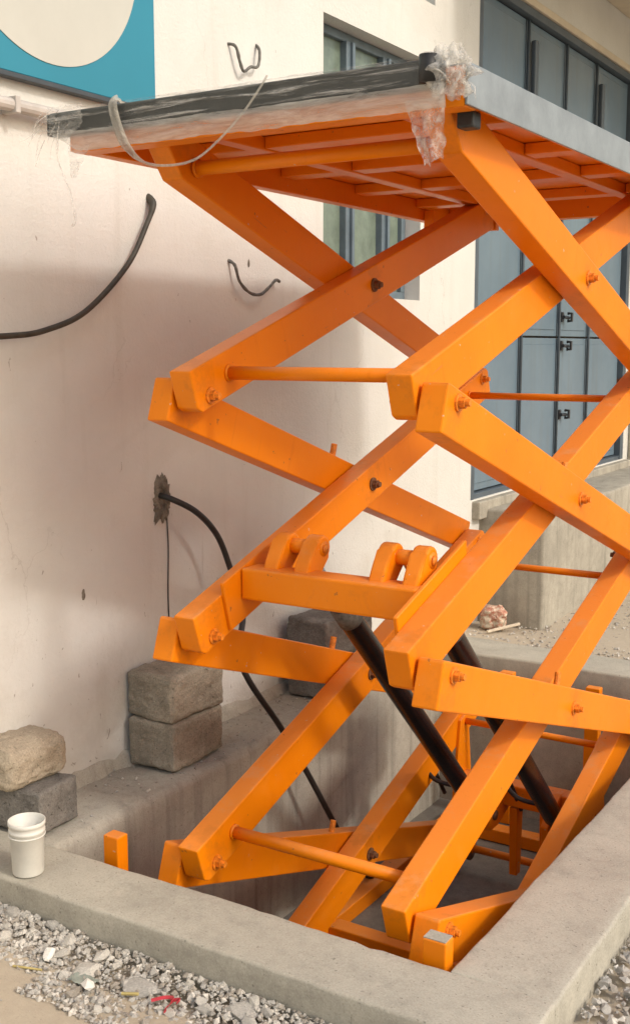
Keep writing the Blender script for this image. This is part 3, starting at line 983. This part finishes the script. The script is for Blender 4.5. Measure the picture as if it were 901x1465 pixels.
# front safety bar: hollow grey profile with rubber ends
bm = bmesh.new()
box(bm, -2.725, -1.345, DY0 - 0.062, DY0 - 0.012, 2.462, 2.535, 0.010, 3)
bar = lobj('safety_bar', bm, M['bar'])
bm = bmesh.new()
tube(bm, [(-1.368, DY0 - 0.075, 2.470), (-1.368, DY0 - 0.075, 2.538)], 0.026, 16)
obj('end_roller', bm, M['rubber'], bar, True, off=LO)
bm = bmesh.new()
box(bm, -2.733, -2.7255, DY0 - 0.060, DY0 - 0.014, 2.465, 2.532, 0.003, 1)
obj('end_cap', bm, M['rubber'], bar, off=LO)

# ---------------------------------------------------------------- plastic packing on the platform edge
def sheet(bm, fn, nu, nv, th=0.0):
    g = [[bm.verts.new(fn(i / nu, j / nv)) for j in range(nv + 1)] for i in range(nu + 1)]
    for i in range(nu):
        for j in range(nv):
            bm.faces.new((g[i][j], g[i + 1][j], g[i + 1][j + 1], g[i][j + 1]))
    return g

# film wrapped round the bar, hanging a little below it as a loose hem
bm = bmesh.new()
yf = DY0 - 0.068
def wrap(u, v):
    x = -2.725 + 1.40 * u + 0.03 * max(0.0, 1 - u / 0.05) * N(v * 6, 2, 2)
    wr = 0.006 * N(x * 9, v * 7, 1) + 0.004 * N(x * 30, v * 16, 2)
    if v < 0.25:                      # over the top
        t = v / 0.25
        return (x, DY0 + 0.02 - (DY0 + 0.02 - yf) * t, 2.541 + abs(wr) * 0.8)
    t = (v - 0.25) / 0.75
    zl = 0.065 * max(0.0, 1 - u / 0.09)
    ztop, zbot = 2.541, zl + 2.408 + 0.010 * N(x * 5, 3, 7) + 0.004 * N(x * 23, 3, 9)
    return (x, yf - 0.004 - abs(wr) * 1.2 + 0.030 * max(0, t - 0.55), ztop + (zbot - ztop) * t)
sheet(bm, wrap, 150, 18)
bm.faces.ensure_lookup_table()
for f in bm.faces:
    if f.calc_center_median().z < 2.468:
        f.material_index = 1
pw = obj('plastic_film', bm, [M['film'], M['film_hem']], smooth=True)
tag(pw, 'clear wrinkled stretch film wrapped along the front edge of the lift platform', 'plastic film')

# crumpled bunch of film on the near corner with a torn flap hanging onto the arm
bm = bmesh.new()
def bunch(u, v):
    a = 2 * math.pi * u
    h = v
    r = 0.045 + 0.026 * N(math.cos(a) * 2.3, math.sin(a) * 2.3, h * 5) + 0.012 * N(math.cos(a) * 7, math.sin(a) * 7, h * 11)
    r *= 0.55 + 0.75 * math.sin(math.pi * min(1, max(0, 0.12 + h * 0.8)))
    return (-1.318 + r * math.cos(a) * 0.95, DY0 - 0.052 + r * math.sin(a) * 0.75, 2.432 + 0.125 * h + 0.018 * N(a * 2, h * 4, 4))
sheet(bm, bunch, 48, 22)
def flap(u, v):
    w = (0.115 - 0.055 * v) * (1 - 0.35 * max(0, v - 0.7))
    x = -1.395 + 0.03 * v + (u - 0.5) * w + 0.005 * N(v * 6, u * 4, 2)
    z = 2.438 - 0.165 * v + 0.02 * (u - 0.3) * v + 0.012 * N(u * 7, v * 3, 5) * v
    y = DY0 - 0.045 + 0.012 * N(u * 5, v * 5, 9) + 0.014 * math.sin(u * 9) * (0.3 + v) * 0.6
    return (x, y, z)
sheet(bm, flap, 18, 22)
for k in range(7):
    a = rnd.uniform(0, 6.28)
    p = Vector((-1.315 + 0.04 * math.cos(a), DY0 - 0.055 + 0.03 * math.sin(a), rnd.uniform(2.45, 2.55)))
    q = [p]
    d = Vector((math.cos(a), math.sin(a) * 0.6 - 0.2, rnd.uniform(-0.5, 0.8)))
    for s in range(4):
        d += Vector((rnd.uniform(-.6, .6), rnd.uniform(-.6, .6), rnd.uniform(-.6, .3)))
        q.append(q[-1] + d.normalized() * 0.016)
    tube(bm, q, [0.0035, 0.003, 0.0025, 0.002, 0.001], 5, True, 0.2)
pb = obj('plastic_film', bm, M['film_ball'], smooth=True)
tag(pb, 'crumpled ball of torn clear film on the near platform corner with flap over the arm', 'plastic film')

# torn shreds at the far left end of the bar
bm = bmesh.new()
def shred(u, v):
    x = -2.712 + 0.15 * u + 0.02 * N(v * 5, u * 3, 6)
    return (x, yf - 0.012 - 0.010 * abs(N(u * 9, v * 7, 1)), 2.545 - (0.105 + 0.02 * N(u * 6, 1, 1) - 0.05 * abs(u - 0.4)) * v + 0.006 * N(u * 12, v * 9, 4))
sheet(bm, shred, 30, 16)
def tail(u, v):
    return (-2.63 + 0.10 * u * (1 - 0.85 * v) + 0.012 * v + 0.006 * N(u * 5, v * 6, 3), yf - 0.006 + 0.01 * N(u * 4, v * 7, 8), 2.425 - 0.10 * v)
sheet(bm, tail, 8, 12)
for k in range(14):
    p = Vector((rnd.uniform(-2.755, -2.66), yf - 0.012, rnd.uniform(2.44, 2.545)))
    q = [p]
    d = Vector((rnd.uniform(-1, 0.3), -0.2, rnd.uniform(-1.2, 0.3)))
    for s in range(5):
        d += Vector((rnd.uniform(-.7, .7), rnd.uniform(-.3, .3), rnd.uniform(-.8, .3)))
        q.append(q[-1] + d.normalized() * 0.018)
    tube(bm, q, [0.002, 0.002, 0.0018, 0.0015, 0.0012, 0.0008], 5, True, 0.3)
tube(bm, spline([(-2.655, yf - 0.014, 2.50), (-2.665, yf - 0.02, 2.42), (-2.655, yf - 0.016, 2.36), (-2.615, yf - 0.016, 2.28), (-2.60, yf - 0.014, 2.20)], 6), 0.0022, 6)
tube(bm, spline([(-2.60, yf - 0.014, 2.215), (-2.603, yf - 0.012, 2.19), (-2.613, yf - 0.014, 2.175)], 3), 0.004, 6)
ps = obj('plastic_shreds', bm, M['film_thin'], smooth=True)
tag(ps, 'torn shreds and threads of clear plastic dangling from the far left bar end', 'plastic shreds')

# plastic ribbon looped down from the bar
bm = bmesh.new()
ctr = spline([(-2.43, yf + 0.02, 2.549), (-2.435, yf - 0.014, 2.535), (-2.415, yf - 0.022, 2.47), (-2.375, yf - 0.026, 2.40), (-2.30, yf - 0.03, 2.345), (-2.20, yf - 0.034, 2.327), (-2.10, yf - 0.034, 2.338), (-2.01, yf - 0.03, 2.392), (-1.935, yf - 0.026, 2.455), (-1.885, yf - 0.02, 2.513), (-1.865, yf - 0.012, 2.546)], 8)
wid = lambda t: 0.036 if t < 0.27 else (0.036 - (t - 0.27) / 0.12 * 0.026 if t < 0.39 else 0.0075)
rows = []
for i, p in enumerate(ctr):
    t = i / (len(ctr) - 1)
    d = (ctr[min(i + 1, len(ctr) - 1)] - ctr[max(i - 1, 0)]).normalized()
    n = Vector((0, -1, 0))
    s = d.cross(n).normalized()
    w = wid(t)
    rows.append([bm.verts.new(p + s * w * (j - 2) / 4 + Vector((0, -0.004 * ((j % 2) * 2 - 1) * (1.0 if t < 0.35 else 0.08), 0))) for j in range(5)])
for r0, r1 in zip(rows, rows[1:]):
    for j in range(4):
        bm.faces.new((r0[j], r0[j + 1], r1[j + 1], r1[j]))
st = obj('plastic_ribbon', bm, M['strap'], smooth=True)
tag(st, 'pale plastic ribbon looped down from the wrapped platform bar', 'ribbon')

# ---------------------------------------------------------------- blocks, bucket, bits on the ground
def rough_block(name, size, loc, rotz, mat, label, cat='block', group=None, rnd_amt=0.018, seed=0, bev=0.03, smooth=True):
    bm = bmesh.new()
    sx, sy, sz = (s / 2 for s in size)
    box(bm, -sx, sx, -sy, sy, 0, size[2], bev, 3)
    bmesh.ops.triangulate(bm, faces=bm.faces)
    for _ in range(5):
        bmesh.ops.subdivide_edges(bm, edges=[e for e in bm.edges if e.calc_length() > 0.016], cuts=1, use_grid_fill=True)
        bmesh.ops.triangulate(bm, faces=[f for f in bm.faces if len(f.verts) > 3])
    for v in bm.verts:
        q = v.co + Vector((seed * 3.1, seed * 1.7, 0))
        dd = Vector((N(q.x * 7, q.y * 7, q.z * 7), N(q.x * 7 + 9, q.y * 7, q.z * 7), N(q.x * 7, q.y * 7 + 9, q.z * 7)))
        d2 = Vector((N(q.x * 33, q.y * 33, q.z * 33), N(q.x * 33 + 9, q.y * 33, q.z * 33), N(q.x * 33, q.y * 33 + 9, q.z * 33)))
        d4 = Vector((N(q.x * 80, q.y * 80, q.z * 80), N(q.x * 80 + 9, q.y * 80, q.z * 80), N(q.x * 80, q.y * 80 + 9, q.z * 80)))
        v.co += dd * rnd_amt + d2 * rnd_amt * 0.5 + d4 * 0.0035
        if v.co.z < 0.012:
            v.co.z = max(0, v.co.z)
    o = obj(name, bm, mat, smooth=smooth)
    o.location = loc
    o.rotation_euler = (0, 0, rotz)
    return tag(o, label, cat, group)

rough_block('concrete_block', (0.25, 0.36, 0.207), (-3.075, 3.79, 0.004), R(2), M['block'], 'lower grey concrete block of the pair against the wall behind the lift', group='concrete blocks on the pit ledge', rnd_amt=0.007, seed=1, bev=0.016)
rough_block('concrete_block', (0.255, 0.36, 0.205), (-3.08, 3.80, 0.212), R(-2), M['block'], 'upper brownish concrete block of the pair against the wall behind the lift', group='concrete blocks on the pit ledge', rnd_amt=0.009, seed=2, bev=0.022)
rough_block('cinder_block', (0.26, 0.22, 0.165), (-3.10, 2.955, 0.004), R(4), M['block_dark'], 'dark speckled cinder block under the rounded tan stone behind the bucket', group='concrete blocks on the pit ledge', rnd_amt=0.006, seed=3, bev=0.010)
rough_block('rough_stone', (0.27, 0.30, 0.165), (-3.17, 2.94, 0.168), R(-4), M['stone_tan'], 'rounded tan stone lying on the dark cinder block by the bucket', 'stone', rnd_amt=0.013, seed=5, bev=0.045)
rough_block('cinder_block', (0.24, 0.42, 0.20), (-3.04, 5.02, 0.004), R(1), M['block_dark'], 'lower dark block of the stack half hidden behind the lower scissor arms', group='concrete blocks on the pit ledge', rnd_amt=0.007, seed=6, bev=0.012)
rough_block('cinder_block', (0.25, 0.44, 0.20), (-3.03, 5.03, 0.212), R(-3), M['block_dark'], 'upper dark block of the stack seen below the orange cylinder beam', group='concrete blocks on the pit ledge', rnd_amt=0.008, seed=7, bev=0.012)
rough_block('brick_piece', (0.16, 0.14, 0.16), (-3.02, 7.22, GZ), R(25), M['brick'], 'broken red brick smeared with mortar at the foot of the plinth', 'brick', rnd_amt=0.03, seed=8, bev=0.03)
bm = bmesh.new()
tube(bm, [(-3.0, 7.05, GZ + 0.02), (-2.86, 7.28, GZ + 0.045)], 0.011, 6)
tag(obj('stick', bm, M['wood']), 'short pale stick lying on the gravel beside the broken brick', 'stick')

def bucket():
    root = empty('bucket', (-2.80, 2.635, 0.003))
    tag(root, 'small dirty white plastic bucket on the left end of the curb', 'bucket')
    prof = [(0.0, 0.012), (0.074, 0.012), (0.083, 0.012 + 0.19), (0.0865, 0.205), (0.0865, 0.212), (0.0905, 0.212), (0.0905, 0.196), (0.0865, 0.194), (0.086, 0.178), (0.0885, 0.176), (0.0885, 0.168), (0.0845, 0.166), (0.076, 0.004), (0.073, 0.0), (0.0, 0.0)]
    prof = [(r * 0.70, z * 0.89) for r, z in prof]
    bm = bmesh.new()
    n = 40
    rings = []
    for r, z in prof:
        rings.append([bm.verts.new((max(r, 0.0005) * math.cos(2 * math.pi * k / n), max(r, 0.0005) * math.sin(2 * math.pi * k / n), z)) for k in range(n)])
    for a, b in zip(rings, rings[1:]):
        for k in range(n):
            bm.faces.new((a[k], a[(k + 1) % n], b[(k + 1) % n], b[k]))
    obj('bucket_body', bm, M['bucket'], root, True)
    bm = bmesh.new()
    tube(bm, [(0.0605 * math.cos(2 * math.pi * k / 40), 0.0605 * math.sin(2 * math.pi * k / 40), 0.138) for k in range(41)], 0.0028, 8, False)
    obj('rim_bead', bm, M['bucket'], root, True)
bucket()

# rubble ------------------------------------------------------------------
def stone_mesh(seed, mat, flat=0.7):
    bm = bmesh.new()
    bmesh.ops.create_icosphere(bm, subdivisions=1 if seed % 3 else 2, radius=0.5)
    r = random.Random(seed)
    planes = []
    for k in range(9):
        d = Vector((r.uniform(-1, 1), r.uniform(-1, 1), r.uniform(-1, 1))).normalized()
        planes.append((d, r.uniform(0.17, 0.38)))
    for v in bm.verts:
        p = v.co.copy()
        for d, h in planes:                     # chop with random planes: angular broken stone
            k = p.dot(d)
            if k > h:
                p -= d * (k - h)
        p *= 1 + 0.10 * N(p.x * 5 + seed, p.y * 5, p.z * 5)
        p.z *= flat
        v.co = p
    bmesh.ops.recalc_face_normals(bm, faces=bm.faces)
    me = bpy.data.meshes.new('stone')
    bm.to_mesh(me); bm.free()
    me.materials.append(mat)
    return me
STONES = [stone_mesh(k, M[('stone_a', 'stone_b', 'stone_c', 'stone_a', 'stone_b')[k % 5]], 0.6 + 0.05 * (k % 6)) for k in range(20)]

placed = []
def scatter(n, region, smin, smax, label, group, zf=lambda x, y: GZ, minsep=0.62, power=2.0):
    c = tries = 0
    while c < n and tries < n * 60:
        tries += 1
        p = region(rnd)
        if p is None:
            continue
        x, y = p
        s = smin + (smax - smin) * rnd.random() ** power
        if any((x - a) ** 2 + (y - b) ** 2 < (minsep * (s + t) / 2) ** 2 for a, b, t in placed):
            continue
        placed.append((x, y, s))
        o = inst('rubble_stone', rnd.choice(STONES), (x, y, zf(x, y) + s * 0.16), None,
                 (rnd.uniform(-0.4, 0.4), rnd.uniform(-0.4, 0.4), rnd.uniform(0, 6.28)),
                 (s * rnd.uniform(0.8, 1.35), s * rnd.uniform(0.75, 1.1), s * rnd.uniform(0.8, 1.1)))
        tag(o, label, 'stone', group)
        c += 1

# named pieces first
for (x, y, s, sc, mat, lab) in ((-2.52, 2.44, 0.085, (1, .8, .9), 'stone_w', 'white chunk of plaster at the edge of the rubble below the bucket'),
                                (-2.355, 2.455, 0.16, (1.15, .75, .45), 'stone_b', 'flat pale slab of broken concrete in the middle of the curb rubble'),
                                (-2.29, 2.385, 0.075, (1.1, .8, .8), 'stone_w', 'whitish stone beside the faded green scrap in the rubble'),
                                (-2.13, 2.475, 0.17, (1.1, .7, .4), 'stone_a', 'long flat grey slab lying against the front curb rubble'),
                                (-1.985, 2.50, 0.085, (1, .9, .9), 'stone_b', 'rounded pale grey stone just above the red scrap'),
                                (-1.80, 2.50, 0.13, (1.1, .9, .7), 'stone_a', 'large grey stone at the bottom edge against the front curb')):
    me = stone_mesh(int(abs(x) * 1000), M[mat], 0.8)
    o = inst('rubble_stone', me, (x, y, GZ + s * sc[2] * 0.25), None, (0.15, -0.1, rnd.uniform(-0.5, 0.5)), (s * sc[0], s * sc[1], s * sc[2]))
    tag(o, lab, 'stone', 'rubble along the front curb')
    placed.append((x, y, s * 0.8))

def band(x):               # how far the rubble reaches out from the curb
    return 0.13 + 0.05 * N(x * 3, 2) + (0.10 if -2.48 < x < -1.6 else 0.0)
def reg_front(r):
    x = r.uniform(-3.0, -1.05)
    w = band(x)
    y = CY0 - 0.015 - w * r.random() ** 1.2
    return x, y
def hz(x, y):
    return GZ + 0.05 * max(0, 1 - (CY0 - y) / 0.16)
scatter(175, reg_front, 0.020, 0.068, 'grey broken stone in the rubble strip along the front curb', 'rubble along the front curb', hz, 0.46, 2.2)
def reg_right(r):
    return CX1 + 0.02 + 0.5 * r.random(), r.uniform(2.85, 3.9)
def hz2(x, y):
    return GZ + 0.035 * max(0, 1 - (x - CX1) / 0.3)
scatter(115, reg_right, 0.028, 0.075, 'grey crushed stone in the gravel beside the right curb', 'gravel beside the right curb', hz2, 0.55, 1.3)

def pebbles(name, n, region, smin, smax, mat, label, zf):
    bm = bmesh.new()
    base = [(Vector(v)) for v in ((1, 0, 0), (-1, 0, 0), (0, 1, 0), (0, -1, 0), (0, 0, 1), (0, 0, -1), (.7, .7, .5), (-.7, .6, .4), (.6, -.7, .5), (-.6, -.7, .4))]
    for k in range(n):
        x, y = region(rnd)
        s = smin + (smax - smin) * rnd.random() ** 2
        rot = Matrix.Rotation(rnd.uniform(0, 6.28), 3, 'Z') @ Matrix.Rotation(rnd.uniform(-1, 1), 3, 'X')
        vv = []
        for b in base[:6]:
            q = rot @ (Vector((b.x * rnd.uniform(.7, 1.3), b.y * rnd.uniform(.7, 1.2), b.z * rnd.uniform(.5, .9))) * s)
            vv.append(bm.verts.new((x + q.x, y + q.y, zf(x, y) + s * 0.3 + q.z)))
        mi = rnd.randrange(3)
        for t in ((0, 2, 4), (2, 1, 4), (1, 3, 4), (3, 0, 4), (2, 0, 5), (1, 2, 5), (3, 1, 5), (0, 3, 5)):
            f = bm.faces.new([vv[i] for i in t])
            f.material_index = mi
    o = obj(name, bm, [M['stone_a'], M['stone_b'], M['stone_c']])
    return tag(o, label, 'gravel', kind='stuff')
pebbles('fine_gravel', 7000, lambda r: (lambda x: (x, CY0 - 0.005 - (band(x) + 0.06) * r.random() ** 1.2))(r.uniform(-3.1, -0.95)), 0.002, 0.015, None, 'fine grit and chips between the stones along the front curb', hz)
pebbles('fine_gravel', 5000, lambda r: (CX1 + 0.01 + 1.0 * r.random(), r.uniform(2.6, 5.0)), 0.005, 0.02, None, 'small crushed gravel filling the ground beside the right curb', hz2)
pebbles('fine_gravel', 5200, lambda r: (r.uniform(-3.15, 0.6), CY1 + 0.005 + 2.6 * r.random() ** 1.3), 0.003, 0.016, None, 'loose gravel and grit on the ground between back curb and plinth', lambda x, y: GZ)
pebbles('fine_gravel', 350, lambda r: (r.uniform(-3.1, -0.3), 2.5 - 0.9 * r.random()), 0.0015, 0.006, None, 'sparse grit on the bare sandy ground in front of the curb', lambda x, y: GZ)
pebbles('fine_gravel', 500, lambda r: (r.uniform(-3.2, -2.9), r.uniform(3.0, 6.0)), 0.0015, 0.008, None, 'crumbs of plaster lying on the pit ledge below the wall', lambda x, y: -0.002)

# litter
bm = bmesh.new()
for pts in ([(-2.06, 2.40), (-2.03, 2.425), (-2.00, 2.428), (-1.985, 2.40)], [(-2.01, 2.43), (-1.985, 2.44), (-1.975, 2.415)], [(-2.0, 2.428), (-1.992, 2.385), (-1.975, 2.36)]):
    tube(bm, spline([(x, y, GZ + 0.035 + 0.006 * k) for k, (x, y) in enumerate(pts)], 4), 0.0055, 6, True, 0.3)
tag(obj('plastic_scrap', bm, M['red']), 'twisted red plastic scrap on the rubble at the bottom edge', 'scrap')
bm = bmesh.new()
tube(bm, [(-2.585, 2.352, GZ + 0.008), (-2.485, 2.378, GZ + 0.012)], 0.0035, 6)
tag(obj('yellow_straw', bm, M['yellow']), 'yellow straw lying on the bare ground at the lower left', 'straw')
bm = bmesh.new()
tube(bm, [(-2.175, 2.40, GZ + 0.02), (-2.125, 2.418, GZ + 0.025)], 0.005, 6)
tag(obj('yellow_straw', bm, M['yellow']), 'short yellow straw among the rubble left of the red scrap', 'straw')
bm = bmesh.new()
sheet(bm, lambda u, v: (-2.375 + 0.09 * u + 0.01 * N(v * 4, u), 2.375 + 0.05 * v + 0.01 * N(u * 5, v * 4), GZ + 0.018 + 0.012 * N(u * 6, v * 6, 4)), 10, 8)
tag(obj('plastic_scrap', bm, M['green'], smooth=True), 'crumpled faded green scrap in the rubble beside a whitish stone', 'scrap')
